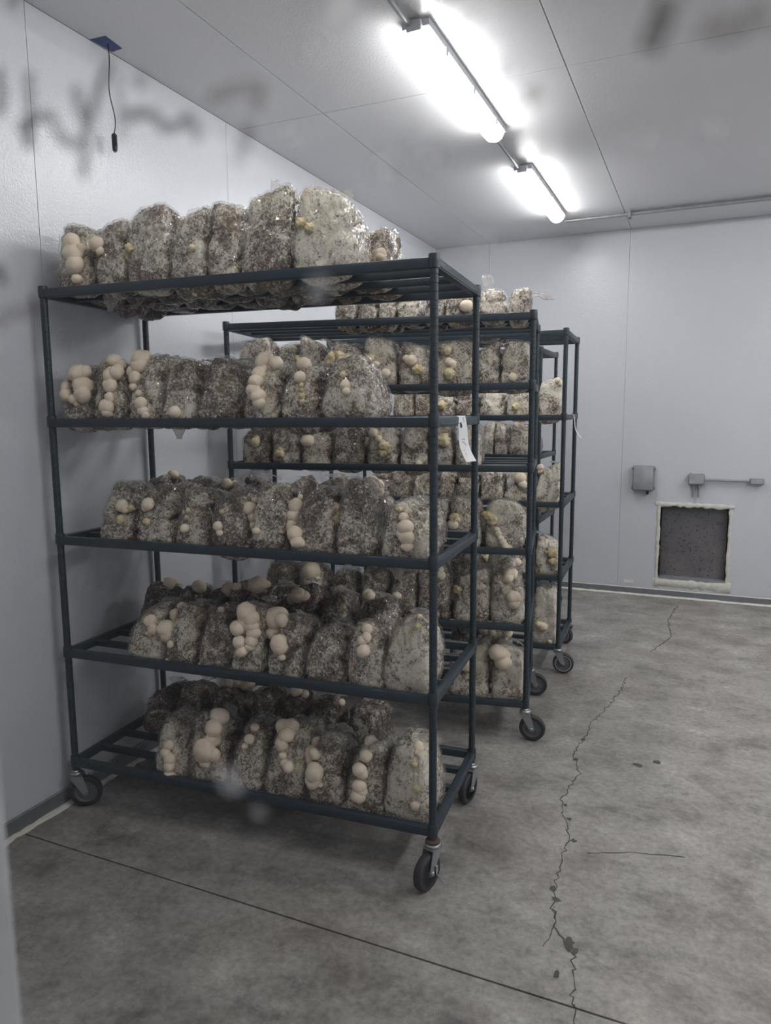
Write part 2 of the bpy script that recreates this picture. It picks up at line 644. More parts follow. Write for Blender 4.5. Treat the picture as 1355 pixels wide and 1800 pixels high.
bl = tag(MB().box((WX, YF, 0), (WX + 0.016, YB, 0.062), 0.002).build('baseboard_left', M['base']), 'grey metal base channel along the left wall', kind='structure')
bb = tag(MB().box((WX, YB - 0.016, 0), (XR, YB, 0.058), 0.002).build('baseboard_back', M['base']), 'grey metal base channel along the back wall', kind='structure')
rough_strip((WX + 0.016, YF, 0), (WX + 0.016, YB, 0), 0.022, 0.008, 11, M['caulk'], 'trim_1')['label'] = 'smeared white caulk along the left wall base'
rough_strip((WX, YB - 0.016, 0), (XR, YB - 0.016, 0), 0.020, 0.010, 12, M['caulk'], 'trim_2')['label'] = 'white caulk line along the back wall base'
rough_strip((WX + 0.016, YF, 0.060), (WX + 0.016, YB, 0.060), -0.004, 0.006, 13, M['caulk'], 'trim_3')['label'] = 'thin caulk bead on top of the left base channel'
rough_strip((WX, YB - 0.012, 0.057), (XR, YB - 0.012, 0.057), 0.004, 0.006, 14, M['caulk'], 'trim_4')['label'] = 'thin caulk bead on top of the back base channel'

# square opening: dark plate set back in a duct sleeve, foam round it
du = empty('duct_opening', Matrix.Translation((0, 0, 0)))
tag(du, 'dark square duct opening edged with cream foam, low on back wall', 'opening')
DP = 0.07
MB().box((OX0, YB + DP, OZ0), (OX1, YB + DP + 0.02, OZ1)).build('back_plate', M['plate'], du)
MB().box((OX0 - 0.012, YB + 0.0, OZ0), (OX0, YB + DP, OZ1)).box((OX1, YB, OZ0), (OX1 + 0.012, YB + DP, OZ1)).box((OX0, YB, OZ1), (OX1, YB + DP, OZ1 + 0.012)).build('sleeve', M['plate'], du)
MB().box((OX0, YB - 0.004, OZ0 - 0.012), (OX1, YB + DP, OZ0 + 0.004)).build('sill', M['conduit'], du)


def foam_strip(p0, p1, wid, seed):
    """lumpy foam bead on the wall between p0 and p1 in (x, z)"""
    r = random.Random(seed)
    n = 22
    vs, fs = [], []
    d = Vector((p1[0] - p0[0], 0, p1[1] - p0[1]))
    s = Vector((-d.z, 0, d.x)).normalized()
    prof = [(-0.5, 0.0), (-0.42, 0.7), (0, 1.0), (0.42, 0.6), (0.5, 0.0)]
    for i in range(n + 1):
        c = Vector((p0[0], YB, p0[1])) + d * (i / n)
        ww = wid * r.uniform(0.6, 1.35)
        hh = r.uniform(0.003, 0.011)
        for a, b in prof:
            vs.append(c + s * (a * ww + r.uniform(-0.003, 0.003)) + Vector((0, -b * hh, 0)))
        if i:
            o = 5 * i
            for k in range(4):
                fs.append((o - 5 + k, o - 4 + k, o + k + 1, o + k))
    return MB().add(vs, fs).build('foam_edge', M['foam'], du, smooth=True)


foam_strip((OX0 - 0.05, OZ1 + 0.020), (OX1 + 0.045, OZ1 + 0.016), 0.042, 1)
foam_strip((OX0 - 0.022, OZ0 - 0.05), (OX0 - 0.024, OZ1 + 0.03), 0.030, 2)
foam_strip((OX1 + 0.020, OZ0 - 0.04), (OX1 + 0.020, OZ1 + 0.03), 0.026, 3)
foam_strip((OX0 - 0.05, OZ0 - 0.045), (OX1 + 0.05, OZ0 - 0.05), 0.070, 4)

# hinged control box
cb = empty('control_box', Matrix.Translation((1.852, YB, 1.012)))
tag(cb, 'grey rectangular control box with pale lid on back wall', 'control box')
MB().box((-0.086, -0.07, -0.105), (0.086, 0, 0.105), 0.010).build('body', M['box'], cb, True, 0.6)
MB().box((-0.078, -0.082, -0.096), (0.078, -0.068, 0.098), 0.006).build('lid', M['cover'], cb, True, 0.6)
for z in (-0.08, 0.08):
    MB().box((-0.096, -0.075, z - 0.012), (-0.084, -0.05, z + 0.012), 0.002).build('hinge', M['box'], cb)
    MB().box((0.084, -0.075, z - 0.012), (0.096, -0.05, z + 0.012), 0.002).build('latch', M['box'], cb)
MB().lathe([(0.008, -0.138), (0.010, -0.130), (0.010, -0.104)], 12, Matrix.Translation((0.035, -0.035, 0))).build('cable_gland', M['black'], cb, True, 0.6)

# junction box, conduit and small outlet box
jb = empty('junction_box', Matrix.Translation((2.262, YB, 1.014)))
tag(jb, 'grey metal junction box with two conduit stubs above duct opening', 'junction box')
MB().box((-0.062, -0.06, -0.042), (0.062, 0, 0.042), 0.005).build('body', M['box'], jb, True, 0.6)
MB().box((-0.056, -0.064, -0.036), (0.056, -0.058, 0.036), 0.003).build('cover', M['cover'], jb)
for x in (-0.02, 0.022):
    MB().lathe([(0.009, -0.150), (0.009, -0.075), (0.013, -0.073), (0.013, -0.04)], 12, Matrix.Translation((x, -0.025, 0))).build('conduit_stub', M['conduit'], jb, True, 0.6)
for x in (-0.045, 0.04):
    MB().lathe([(0.006, 0.042), (0.006, 0.05), (0.003, 0.052)], 10, Matrix.Translation((x, -0.03, 0))).build('screw', M['steel'], jb)
cd = tag(MB().tube([(2.324, YB - 0.028, 1.010), (2.655, YB - 0.028, 1.008)], 0.010, 12).build('conduit', M['conduit'], smooth=True, angle=0.8), 'short horizontal grey conduit between two boxes on back wall', 'conduit')
ob = empty('outlet_box', Matrix.Translation((2.705, YB, 1.010)))
tag(ob, 'small grey outlet box at right end of wall conduit', 'outlet box')
MB().box((-0.05, -0.05, -0.022), (0.05, 0, 0.022), 0.004).build('body', M['box'], ob, True, 0.6)
MB().box((-0.045, -0.054, -0.019), (0.045, -0.049, 0.019), 0.002).build('cover', M['cover'], ob)
for x in (-0.034, 0.034):
    MB().lathe([(0.004, 0), (0.004, 0.003), (0.002, 0.004)], 8, Matrix.Translation((x, -0.054, 0)) @ Matrix.Rotation(math.pi / 2, 4, 'X')).build('screw', M['steel'], ob)
st = tag(MB().box((1.721, YB - 0.002, 0.092), (1.800, YB, 0.122), 0.0005).build('sticker', M['patch']), 'tiny pale sticker low on back wall beside panel joint', 'sticker')

# ceiling conduit near the back wall
cc = empty('ceiling_conduit', Matrix.Translation((0, 0, 0)))
tag(cc, 'long grey conduit running under ceiling along back wall', 'conduit')
MB().tube([(1.24, 6.10, H - 0.022), (XR, 6.10, H - 0.022)], 0.013, 12).build('pipe', M['conduit'], cc, True, 0.8)
MB().tube([(1.72, 6.125, H - 0.012), (XR, 6.125, H - 0.012)], 0.010, 10).build('pipe', M['conduit'], cc, True, 0.8)
MB().box((1.704, 6.07, H - 0.05), (1.722, 6.15, H), 0.002).build('bracket', M['box'], cc)


# light fixtures
def fixture(yc, label, lens='lens', xc=1.218):
    L = 1.16
    e = empty('ceiling_light', Matrix.Translation((xc, yc, H)))
    tag(e, label, 'ceiling light', 'strip lights in a line along the ceiling')
    MB().box((-0.057, -L / 2 - 0.004, -0.030), (0.057, L / 2 + 0.004, 0), 0.006).build('housing', M['housing'], e, True, 0.6)
    n = 10
    vs, fs = [], []
    ys = [-L / 2, -L / 2 + 0.012, -L / 2 + 0.035, L / 2 - 0.035, L / 2 - 0.012, L / 2]
    sc = [0.55, 0.86, 1, 1, 0.86, 0.55]
    for y, s in zip(ys, sc):
        for k in range(n + 1):
            a = math.pi * k / n
            vs.append((-0.054 * s * math.cos(a), y, -0.029 - 0.052 * s * math.sin(a)))
    for i in range(len(ys) - 1):
        for k in range(n):
            fs.append((i * (n + 1) + k, (i + 1) * (n + 1) + k, (i + 1) * (n + 1) + k + 1, i * (n + 1) + k + 1))
        fs.append((i * (n + 1), i * (n + 1) + n, (i + 1) * (n + 1) + n, (i + 1) * (n + 1)))
    fs.append(tuple(range(n + 1)))
    fs.append(tuple((len(ys) - 1) * (n + 1) + k for k in range(n + 1))[::-1])
    MB().add(vs, fs).build('diffuser', M[lens], e, True, 0.9)
    for s in (-1, 1):
        MB().box((-0.03, s * (L / 2 + 0.012) - 0.014, -0.05), (0.03, s * (L / 2 + 0.012) + 0.014, -0.01), 0.004).build('end_cap', M['housing'], e)
        for y in (-0.38, 0, 0.38):
            MB().box((s * 0.058 - 0.003, y - 0.012, -0.054), (s * 0.058 + 0.003, y + 0.012, -0.022), 0.002).build('clip', M['steel'], e)
    return e


fixture(3.56, 'long glowing strip light on the ceiling, the larger and nearer one')
fixture(5.34, 'shorter-looking glowing strip light farther back, above the racks')
fixture(1.78, 'dimmer strip light nearest the window, just above the view', 'lens_aged')  # unseen fill lamp, added to brighten the rack fronts
for yc, lab in ((1.78, 'strip light of the right-hand row nearest the window'), (3.56, 'middle strip light of the right-hand row'), (5.34, 'strip light of the right-hand row nearest the back wall')):
    fixture(yc, lab, 'lens_new', 4.02)  # unseen row, added to brighten back wall, ceiling and floor
for i, (y0, y1, lab) in enumerate([(2.39, 2.95, 'thin grey conduit on ceiling leading to the nearer strip light'), (4.17, 4.73, 'thin grey conduit on ceiling between the two strip lights')]):
    tag(MB().tube([(1.20, y0, H - 0.022), (1.20, y1, H - 0.022)], 0.011, 10).build('light_conduit', M['conduit'], smooth=True, angle=0.8), lab, 'conduit')

# taped sensor
se = empty('hanging_sensor', Matrix.Translation((0.020, 2.64, H)))
tag(se, 'black ribbed sensor hanging on a thin cord from blue tape', 'sensor')
MB().add([(-0.034, -0.062, -0.0012), (0.043, -0.058, -0.0012), (0.030, 0.045, -0.0012), (-0.028, 0.050, -0.0012),
          (-0.034, -0.062, 0), (0.043, -0.058, 0), (0.030, 0.045, 0), (-0.028, 0.050, 0)],
         [(0, 3, 2, 1), (4, 5, 6, 7), (0, 1, 5, 4), (1, 2, 6, 5), (2, 3, 7, 6), (3, 0, 4, 7)]).build('tape', M['tape'], se)
pts = []
for i in range(25):
    s = i / 24
    pts.append((0.004 + 0.009 * math.sin(s * 9.0) * (0.4 + s * 0.6), -0.006 - 0.012 * math.sin(s * 6) * s, -0.002 - 0.338 * s))
MB().tube(pts, 0.0022, 6).build('cord', M['black'], se, True)
ex, ey, ez = pts[-1]
prof = [(0.006, 0.0)] + [(0.0115 if k % 2 else 0.0098, -0.004 - 0.0035 * k) for k in range(15)] + [(0.0105, -0.062), (0.007, -0.070)]
MB().lathe([(r, z) for r, z in prof][::-1], 14, Matrix.Translation((ex, ey, ez))).build('probe', M['black'], se, True, 0.7)
MB().lathe([(0.0035, -0.0735), (0.005, -0.071), (0.005, -0.069)], 10, Matrix.Translation((ex, ey, ez))).build('probe_tip', M['steel'], se, True)

# ------------------------------------------------------------------ shelving racks
L_R, W_R = 1.49, 0.575
NSL = 3
RAIL_TOP, RAIL_H, SLAT_DROP = -0.010, 0.032, 0.006


def post_mesh(h):
    prof = []
    z = 0.150
    prof.append((0.0125, z))
    step = 0.0254
    k = 0
    while z + step < h - 0.01:
        prof += [(0.0133, z + 0.001), (0.0133, z + step - 0.0022), (0.0122, z + step - 0.0016), (0.0122, z + step - 0.0004)]
        z += step
        k += 1
    prof += [(0.0133, z + 0.001), (0.0133, h - 0.003), (0.011, h)]
    return MB().lathe(prof, 14).mesh('post', M['rack'], True, 0.5)


def collar_mesh():
    return MB().lathe([(0.0135, -0.043), (0.0170, -0.041), (0.0178, -0.02), (0.0172, -0.004), (0.0165, 0.0), (0.0135, 0.001)], 16).mesh('collar', M['rack'], True, 0.6)


def shelf_mesh(length):
    m = MB()
    zt, zb = RAIL_TOP, RAIL_TOP - RAIL_H
    for v in (0, W_R):
        m.box((0.012, v - 0.014, zb), (length - 0.012, v + 0.014, zt), 0.004)
    for u in (0, length):
        m.box((u - 0.014, 0.012, zb), (u + 0.014, W_R - 0.012, zt), 0.004)
        m.box((u - 0.0155, 0.03, zb + 0.006), (u + 0.0155, W_R - 0.03, zb + 0.012), 0.001)
    return m.mesh('shelf', M['rack'], True, 0.5)


def slat_mesh(length):
    zt = RAIL_TOP - SLAT_DROP
    return MB().box((0.013, -0.015, zt - 0.022), (length - 0.013, 0.015, zt), 0.003).mesh('slat', M['slat'], True, 0.5)


COLLAR = collar_mesh()
MESHES = {}


def caster_meshes(ringed):
    k = ('c', ringed)
    if k in MESHES:
        return MESHES[k]
    rotx = Matrix.Rotation(math.pi / 2, 4, 'X')
    off = Matrix.Translation((0.034, 0, 0.0625)) @ rotx
    tire = MB().lathe([(0.044, -0.015), (0.056, -0.0155), (0.061, -0.011), (0.0625, -0.004), (0.0625, 0.004), (0.061, 0.011), (0.056, 0.0155), (0.044, 0.015), (0.044, -0.015)], 36, off).mesh('tire', M['tire'], True, 0.6)
    hub = MB().lathe([(0.010, -0.017), (0.014, -0.016), (0.016, -0.011), (0.036, -0.009), (0.040, -0.0135), (0.0445, -0.0135), (0.0445, 0.0135), (0.040, 0.0135), (0.036, 0.009), (0.016, 0.011), (0.014, 0.016), (0.010, 0.017)], 32, off).mesh('wheel_hub', M['hub'], True, 0.5)
    ring = MB().lathe([(0.0455, -0.0162), (0.0485, -0.0162), (0.0485, 0.0162), (0.0455, 0.0162), (0.0455, -0.0162)], 32, off).mesh('wheel_ring', M['ring'], True, 0.5)
    fk = MB()
    for s in (-1, 1):
        y0, y1 = sorted((s * 0.019, s * 0.022))
        pr = [(-0.026, 0.138), (0.026, 0.138), (0.046, 0.066), (0.042, 0.054), (0.030, 0.052), (0.022, 0.060)]
        n = len(pr)
        vs = [(x, y0, z) for x, z in pr] + [(x, y1, z) for x, z in pr]
        fs = [tuple(range(n))[::-1], tuple(range(n, 2 * n))] + [(i, (i + 1) % n, n + (i + 1) % n, n + i) for i in range(n)]
        fk.add(vs, fs)
    fk.box((-0.027, -0.022, 0.134), (0.027, 0.022, 0.139), 0.001)
    fork = fk.mesh('caster', M['steel'])
    swivel = MB().lathe([(0.022, 0.138), (0.026, 0.141), (0.027, 0.146), (0.024, 0.150), (0.016, 0.152), (0.012, 0.158)], 20).mesh('swivel_race', M['steel'], True, 0.5)
    bolt = MB().lathe([(0.006, -0.028), (0.0075, -0.026), (0.0075, -0.0225), (0.004, -0.022), (0.004, 0.022), (0.0075, 0.0225), (0.0075, 0.026), (0.006, 0.028)], 10, off).mesh('axle_bolt', M['steel'], True, 0.5)
    MESHES[k] = (fork, tire, hub, ring, swivel, bolt)
    return MESHES[k]


RACKS = []


def make_rack(rx, ry, th, tiers, headings, label, length=L_R, ringed=False):
    mat = Matrix.Translation((rx, ry, 0)) @ Matrix.Rotation(th, 4, 'Z')
    root = tag(empty('shelving_rack', mat), label, 'shelving rack', 'wheeled shelving racks')
    top = tiers[0]
    kp = ('p', round(top, 3))
    if kp not in MESHES:
        MESHES[kp] = post_mesh(top - 0.002)
    ks = ('s', length)
    if ks not in MESHES:
        MESHES[ks] = (shelf_mesh(length), slat_mesh(length))
    corners = [(0, 0), (length, 0), (length, W_R), (0, W_R)]
    for (u, v), hd in zip(corners, headings):
        link('post', MESHES[kp], root, Matrix.Translation((u, v, 0)))
        fork, tire, hub, ring, swivel, bolt = caster_meshes(ringed)
        c = link('caster', fork, root, Matrix.Translation((u, v, 0)) @ Matrix.Rotation(math.radians(hd) - th, 4, 'Z'))
        link('tire', tire, c)
        link('wheel_hub', hub, c)
        link('swivel_race', swivel, c)
        link('axle_bolt', bolt, c)
        if ringed:
            link('wheel_ring', ring, c)
    for z in tiers:
        s = link('shelf', MESHES[ks][0], root, Matrix.Translation((0, 0, z)))
        for i in range(NSL):
            link('slat', MESHES[ks][1], s, Matrix.Translation((0, W_R * (i + 1) / (NSL + 1), 0)))
        for u, v in corners:
            link('collar', COLLAR, s, Matrix.Translation((u, v, 0)))
    RACKS.append(dict(root=root, mat=mat, inv=mat.inverted(), tiers=tiers, th=th, length=length))
    return root


r1 = make_rack(0.0501, 2.2095, 0.0701, [2.038, 1.566, 1.119, 0.670, 0.216], [35, -105, -100, 60], 'nearest blue-grey wheeled rack, five shelves packed with mushroom grow bags')
r2 = make_rack(0.110, 3.242, 0.180, [2.021, 1.713, 1.336, 0.947, 0.580, 0.201], [20, 5, 10, 40], 'second blue-grey wheeled rack with six shelves, right behind the nearest rack')
r3 = make_rack(0.064, 4.406, 0.051, [2.044, 1.563, 1.051, 0.610, 0.181], [20, 8, 150, 40], 'third blue-grey wheeled rack, its wheels ringed with white', ringed=True)
r4 = make_rack(0.035, 5.427, 0.001, [2.030, 1.273, 0.80, 0.30], [20, 8, 15, 40], 'farthest blue-grey rack, near the back wall, mostly hidden', length=1.18)
# rusty washer and brake on the nearest caster
k = [c for c in r1.children if c.name.startswith('caster')][1]
MB().lathe([(0.013, 0.150), (0.024, 0.152), (0.025, 0.158), (0.020, 0.162), (0.013, 0.163)], 20).build('rusty_washer', M['rust'], k, True, 0.6)
MB().tube([(0.010, 0.024, 0.074), (0.034, 0.040, 0.070), (0.050, 0.072, 0.064)], 0.002, 8).box((0.006, 0.0225, 0.060), (0.018, 0.027, 0.082), 0.001).build('brake_lever', M['steel'], k)

# ------------------------------------------------------------------ mushroom grow bags
def cube_sphere(n):
    idx, vs, fs = {}, [], []

    def vid(p):
        key = tuple(round(c * n) for c in p)
        if key not in idx:
            idx[key] = len(vs)
            vs.append(p)
        return idx[key]
    for ax in range(3):
        for s in (-1, 1):
            a, b = (ax + 1) % 3, (ax + 2) % 3
            for i in range(n):
                for k in range(n):
                    q = []
                    for di, dk in ((0, 0), (1, 0), (1, 1), (0, 1)):
                        p = [0, 0, 0]
                        p[ax] = s
                        p[a] = -1 + 2 * (i + di) / n
                        p[b] = -1 + 2 * (k + dk) / n
                        q.append(vid(tuple(p)))
                    fs.append(tuple(q) if s > 0 else tuple(q[::-1]))
    return np.array(vs, float), fs


CS = {}


def sphere_grid(n):
    if n not in CS:
        CS[n] = cube_sphere(n)
    return CS[n]


def nz(p):
    return noise.noise(p)


GAPS = [(0.014, W_R / 4 - 0.015), (W_R / 4 + 0.015, W_R / 2 - 0.015), (W_R / 2 + 0.015, W_R * 0.75 - 0.015), (W_R * 0.75 + 0.015, W_R - 0.014)]


def bag_shape(seed, wd, dp, h, vmid, res, sag, taper=1.0):
    """vertices of a filled bag: loaf that narrows and leans back towards the folded top, bottom sagging between slats"""
    r = random.Random(seed)
    P0, fs = sphere_grid(res)
    kx = r.uniform(4.5, 8.0)
    P = P0 / (np.sum(np.abs(P0) ** kx, axis=1) ** (1 / kx))[:, None]
    t = (P[:, 2] + 1) / 2
    lean = r.uniform(-0.012, 0.018)
    tx = r.uniform(0.34, 0.55) * taper
    fb, bb_ = r.uniform(0.20, 0.38) * taper, r.uniform(-0.02, 0.12)
    x = P[:, 0] * wd / 2 * (1.08 - tx * t ** 1.5) + lean * t
    yf = -dp / 2 + dp * fb * t ** 1.25
    yb = dp / 2 - dp * bb_ * t ** 2
    y = (yf + yb) / 2 + P[:, 1] * (yb - yf) / 2
    tilt = r.uniform(-0.16, 0.04)
    tlx = r.uniform(-0.14, 0.14)
    z = t * h * (1 + t * (tilt * P[:, 1] + tlx * P[:, 0]))
    o = Vector((r.uniform(0, 99), r.uniform(0, 99), r.uniform(0, 99)))
    cre = [(r.uniform(0.35, 0.95) * h, r.uniform(-0.9, 0.9), r.uniform(-0.03, 0.06), r.choice((-1, 1, 1))) for _ in range(4)]
    out = np.zeros((len(P), 3))
    gs = [sag * r.uniform(0.6, 1.0) for _ in GAPS]
    for i in range(len(P)):
        d = P[i]
        q = Vector((x[i], y[i], z[i]))
        n = Vector((d[0], d[1] * 0.8, d[2] * 0.8)).normalized()
        a = nz(q * 11 + o) * 0.008 + nz(q * 27 + o) * 0.004 + nz(q * 62 - o) * 0.0022
        dd = noise.voronoi(q * 17 + o)[0]
        a += (min(0.45, dd[1] - dd[0]) - 0.2) * 0.008
        dd = noise.voronoi(q * 38 - o)[0]
        a += (min(0.4, dd[1] - dd[0]) - 0.2) * 0.006
        rd = abs(nz(Vector((q.x * 26, q.y * 26, q.z * 7)) - o))
        a -= max(0, 0.12 - rd) * 0.09 * min(1, max(0, t[i] * 1.8 - 0.7))
        for zc, sl, y0, sd in cre:
            if d[0] * sd > 0.2:
                s = (q.z - zc) - sl * (q.y - y0)
                a -= 0.010 * math.exp(-(s / 0.009) ** 2) * min(1, d[0] * sd)
        q = q + n * a
        if t[i] < 0.45:
            wgt = (1 - t[i] / 0.45) ** 0.7
            v = vmid + q.y
            dz = 0
            for (g0, g1), am in zip(GAPS, gs):
                if g0 < v < g1:
                    dz = am * math.sin(math.pi * (v - g0) / (g1 - g0)) ** 0.65
            edge = max(0.0, 1 - abs(d[0]) ** 4 * 0.7)
            q.z = max(q.z, 0.0) if dz == 0 else q.z - dz * wgt * edge
            if dz == 0 and t[i] < 0.05:
                q.z = 0.0
        out[i] = q
    return out, fs, t


def film_mesh(seed, V, fs, t, h, flap, lo):
    r = random.Random(seed * 7 + 1)
    o = Vector((r.uniform(0, 99), r.uniform(0, 99), r.uniform(0, 99)))
    cen = V.mean(axis=0)
    keep = [f for f in fs if min(t[i] for i in f) > lo]
    used = sorted({i for f in keep for i in f})
    mp = {i: k for k, i in enumerate(used)}
    vs = []
    for i in used:
        q = Vector(V[i])
        n = (q - Vector((cen[0], cen[1], cen[2] * 0.9))).normalized()
        k = min(1, (t[i] - lo) / 0.25)
        jit = Vector((r.uniform(-1, 1), r.uniform(-1, 1), r.uniform(-1, 1))) * 0.0016
        vs.append(q + n * (0.0035 + k * (0.003 + 0.007 * abs(nz(q * 24 + o)))) + jit)
    m = MB().add(vs, [tuple(mp[i] for i in f) for f in keep])
    nk = None
    # folded neck of the bag
    if flap:
        ax, ay, az, ln, w0, w1, droop = flap
        top = V[int(np.argmax(V[:, 2]))]
        base = Vector((cen[0] + ax * 0.01, cen[1] + 0.02, top[2] - 0.008))
        D = Vector((ax, ay, az)).normalized()
        W = D.cross(Vector((0.15, 0.1, 1))).normalized() if abs(az) < 0.8 else Vector((0.6, 0.8, 0)).normalized()
        N = D.cross(W).normalized()
        nr, nc = 12, 8
        gv, gf = [], []
        for i in range(nr + 1):
            s = i / nr
            for k in range(nc + 1):
                c = k / nc - 0.5
                ww = w0 * (1 - s) + w1 * s
                p = base + D * (ln * s) + W * (c * ww) + Vector((0, 0, -droop * s * s))
                p += N * (nz(Vector((c * 7, s * 2.2, seed))) * 0.016 + nz(Vector((c * 19, s * 5, seed + 9))) * 0.006) * (0.3 + s)
                p += D * (nz(Vector((c * 9, 3.3, seed))) * 0.02 * s)
                gv.append(p)
        for i in range(nr):
            for k in range(nc):
                a = i * (nc + 1) + k
                gf.append((a, a + 1, a + nc + 2, a + nc + 1))
        nk = MB().add(gv, gf).mesh('folded_neck', M['fold'], True)
    return m.mesh('plastic_film', M['film'], False), nk


_bm = bmesh.new()
bmesh.ops.create_icosphere(_bm, subdivisions=3, radius=1.0)
ICO_V = [v.co.copy() for v in _bm.verts]
_bm.verts.index_update()
ICO_F = [tuple(v.index for v in f.verts) for f in _bm.faces]
_bm.free()


def lobe_verts(c, nrm, rad, seed, rough):
    r = random.Random(seed)
    o = Vector((r.uniform(0, 50), r.uniform(0, 50), r.uniform(0, 50)))
    pl = [(Vector((r.uniform(-1, 1), r.uniform(-1, 1), r.uniform(-1, 1))).normalized(), r.uniform(-0.35, 0.35)) for _ in range(2)]
    sq = Vector((r.uniform(0.9, 1.1), r.uniform(0.9, 1.1), r.uniform(0.86, 1.06)))
    out = []
    for d in ICO_V:
        k = 1 + rough * nz(d * 1.5 + o) + rough * 0.4 * nz(d * 4 + o) + (0.45 * nz(d * 3.2 - o) + 0.25 * nz(d * 7 - o) if rough > 0.2 else 0)
        for pn, pd in pl:
            k -= 0.075 * math.exp(-((d.dot(pn) - pd) / 0.10) ** 2)
        q = Vector((d.x * sq.x, d.y * sq.y, d.z * sq.z)) * k * rad
        q -= nrm * (q.dot(nrm) * 0.18)
        out.append(c + q)
    return out


ORD = ['first', 'second', 'third', 'fourth', 'fifth', 'sixth', 'seventh', 'eighth', 'ninth', 'tenth']
RNAME = ['nearest', 'second', 'third', 'farthest']
SEED = [100]


def clusters(pts):
    n = len(pts)
    par = list(range(n))

    def find(a):
        while par[a] != a:
            a = par[a]
        return a
    for i in range(n):
        for k in range(i):
            if pts[i][4] == pts[k][4] and (pts[i][0] - pts[k][0]).length < 1.15 * (pts[i][2] + pts[k][2]):
                par[find(i)] = find(k)
    g = {}
    for i in range(n):
        g.setdefault(find(i), []).append(pts[i])
    return list(g.values())


def corner(root, R, vf, px, py, rp, inv):
    """pinched film corner hanging below the shelf; px, py is its lowest point"""
    d = R['inv'].to_3x3() @ pix_dir(px, py)
    o = R['inv'] @ CAM
    tip = o + d * ((vf + 0.055 - o.y) / d.y)
    rad = rp * (R['mat'] @ tip - CAM).dot(fwd) / F_PX
    n = 10
    vs, fs = [], []
    for k, (s, z) in enumerate(((1.25, 1.9), (0.95, 1.2), (0.6, 0.5), (0.5, 0.0))):
        for i in range(n):
            a = 2 * math.pi * i / n
            rr = rad * s * (1 + 0.22 * nz(Vector((i * 0.9, k * 0.7, px * 0.1))))
            vs.append(tip + Vector((rr * math.cos(a), rr * math.sin(a) * (0.25 + 0.3 * z), z * rad)))
    for k in range(3):
        for i in range(n):
            j = (i + 1) % n
            fs.append((k * n + i, k * n + j, (k + 1) * n + j, (k + 1) * n + i))
    M4 = inv @ R['mat']
    MB().add([M4 @ v for v in vs], fs).build('film_corner', M['fold'], root, True)


def make_bag(ri, ti, row, u0, wd, h, vf, white, lobes, flap, res, label):
    R = RACKS[ri]
    SEED[0] += 1
    seed = SEED[0]
    r = random.Random(seed)
    dp = r.uniform(0.225, 0.245) if row == 'front' else r.uniform(0.215, 0.235)
    dp = min(dp, W_R - 0.016 - vf) if row != 'front' else dp
    vmid = vf + dp / 2
    zb = R['tiers'][ti] + RAIL_TOP - SLAT_DROP
    loc = Matrix.Translation((u0 + wd / 2, vmid, zb + 0.001))
    mat = R['mat'] @ loc
    root = tag(empty('mushroom_grow_bag', mat), label, 'grow bag', 'mushroom grow bags on the racks')
    V, fs, t = bag_shape(seed, wd, dp, h, vmid, res, r.uniform(0.035, 0.068), 0.45 if ti == 0 or ri > 0 else 0.9)
    body = MB().add([tuple(p) for p in V], fs).build('substrate_block', M['block'], root, True)
    body['whiteness'] = white
    if flap == 'r':
        flap = (r.uniform(0.1, 0.8), r.uniform(0.2, 1.0), r.uniform(-0.1, 0.5), r.uniform(0.05, 0.085), r.uniform(0.07, 0.10), r.uniform(0.05, 0.11), r.uniform(0.02, 0.05))
    fm, nk = film_mesh(seed, V, fs, t, h, flap, 0.16 if ri == 0 else 0.3)
    if row == 'front' and ri < 2:
        link('plastic_film', fm, root)
    if nk:
        link('folded_neck', nk, root)
    if not lobes:
        return root
    Vw = [mat @ Vector(p) for p in V]
    bvh = BVHTree.FromPolygons(Vw, fs)
    cen = mat @ Vector((0, 0, h * 0.5))
    inv = mat.inverted()
    pts = []
    for lb in lobes:
        px, py, rp = lb[:3]
        kind = lb[3] if len(lb) > 3 else 'c'
        d = pix_dir(px, py).normalized()
        hit, nrm, _, dist = bvh.ray_cast(CAM, d)
        if hit is None:
            q = CAM + d * (cen - CAM).dot(d)
            hit, nrm, _, _ = bvh.find_nearest(q)
            off = q - hit
            hit = hit + off * 0.92 if off.length < 0.09 else hit
            nrm = (CAM - q).normalized()
        if nrm.dot(CAM - hit) < 0:
            nrm = -nrm
        rad = rp * (hit - CAM).dot(fwd) / F_PX
        if kind == 'h':
            corner(root, R, vf, px, py, rp, inv)
            continue
        if kind == 'd':
            pts.append((hit, nrm, rad, kind, 'd%d' % len(pts)))
        else:
            rad *= 1.17
            pts.append((hit + nrm * rad * 0.25, nrm, rad, kind, kind))
    for cl in clusters(pts):
        kind = cl[0][3]
        if kind == 'd':
            hit, nrm, rad = cl[0][:3]
            s = nrm.cross(Vector((0.3, 0.2, 1))).normalized()
            u = s.cross(nrm)
            q = []
            for a, b in ((-1, -0.6), (1, -0.6), (1, 0.6), (-1, 0.6)):
                q.append(hit + (s * a + u * b) * rad + nrm * 0.009)
            q += [p - nrm * 0.003 for p in q]
            MB().add([inv @ p for p in q], [(0, 1, 2, 3), (7, 6, 5, 4), (0, 4, 5, 1), (1, 5, 6, 2), (2, 6, 7, 3), (3, 7, 4, 0)]).build('filter_patch', M['patch'], root)
            continue
        m = MB()
        for k, (c, nrm, rad, kd, _) in enumerate(cl):
            m.add([inv @ p for p in lobe_verts(c, nrm, rad, seed * 31 + k, 0.09 if kd == 'c' else 0.30)], ICO_F)
        o = m.build('mushroom', M['mush'] if kind == 'c' else M['mushy'], root, True)
        o['label'] = 'cream rounded mushroom growth' if kind == 'c' else 'dried yellowish mushroom growth'
    return root


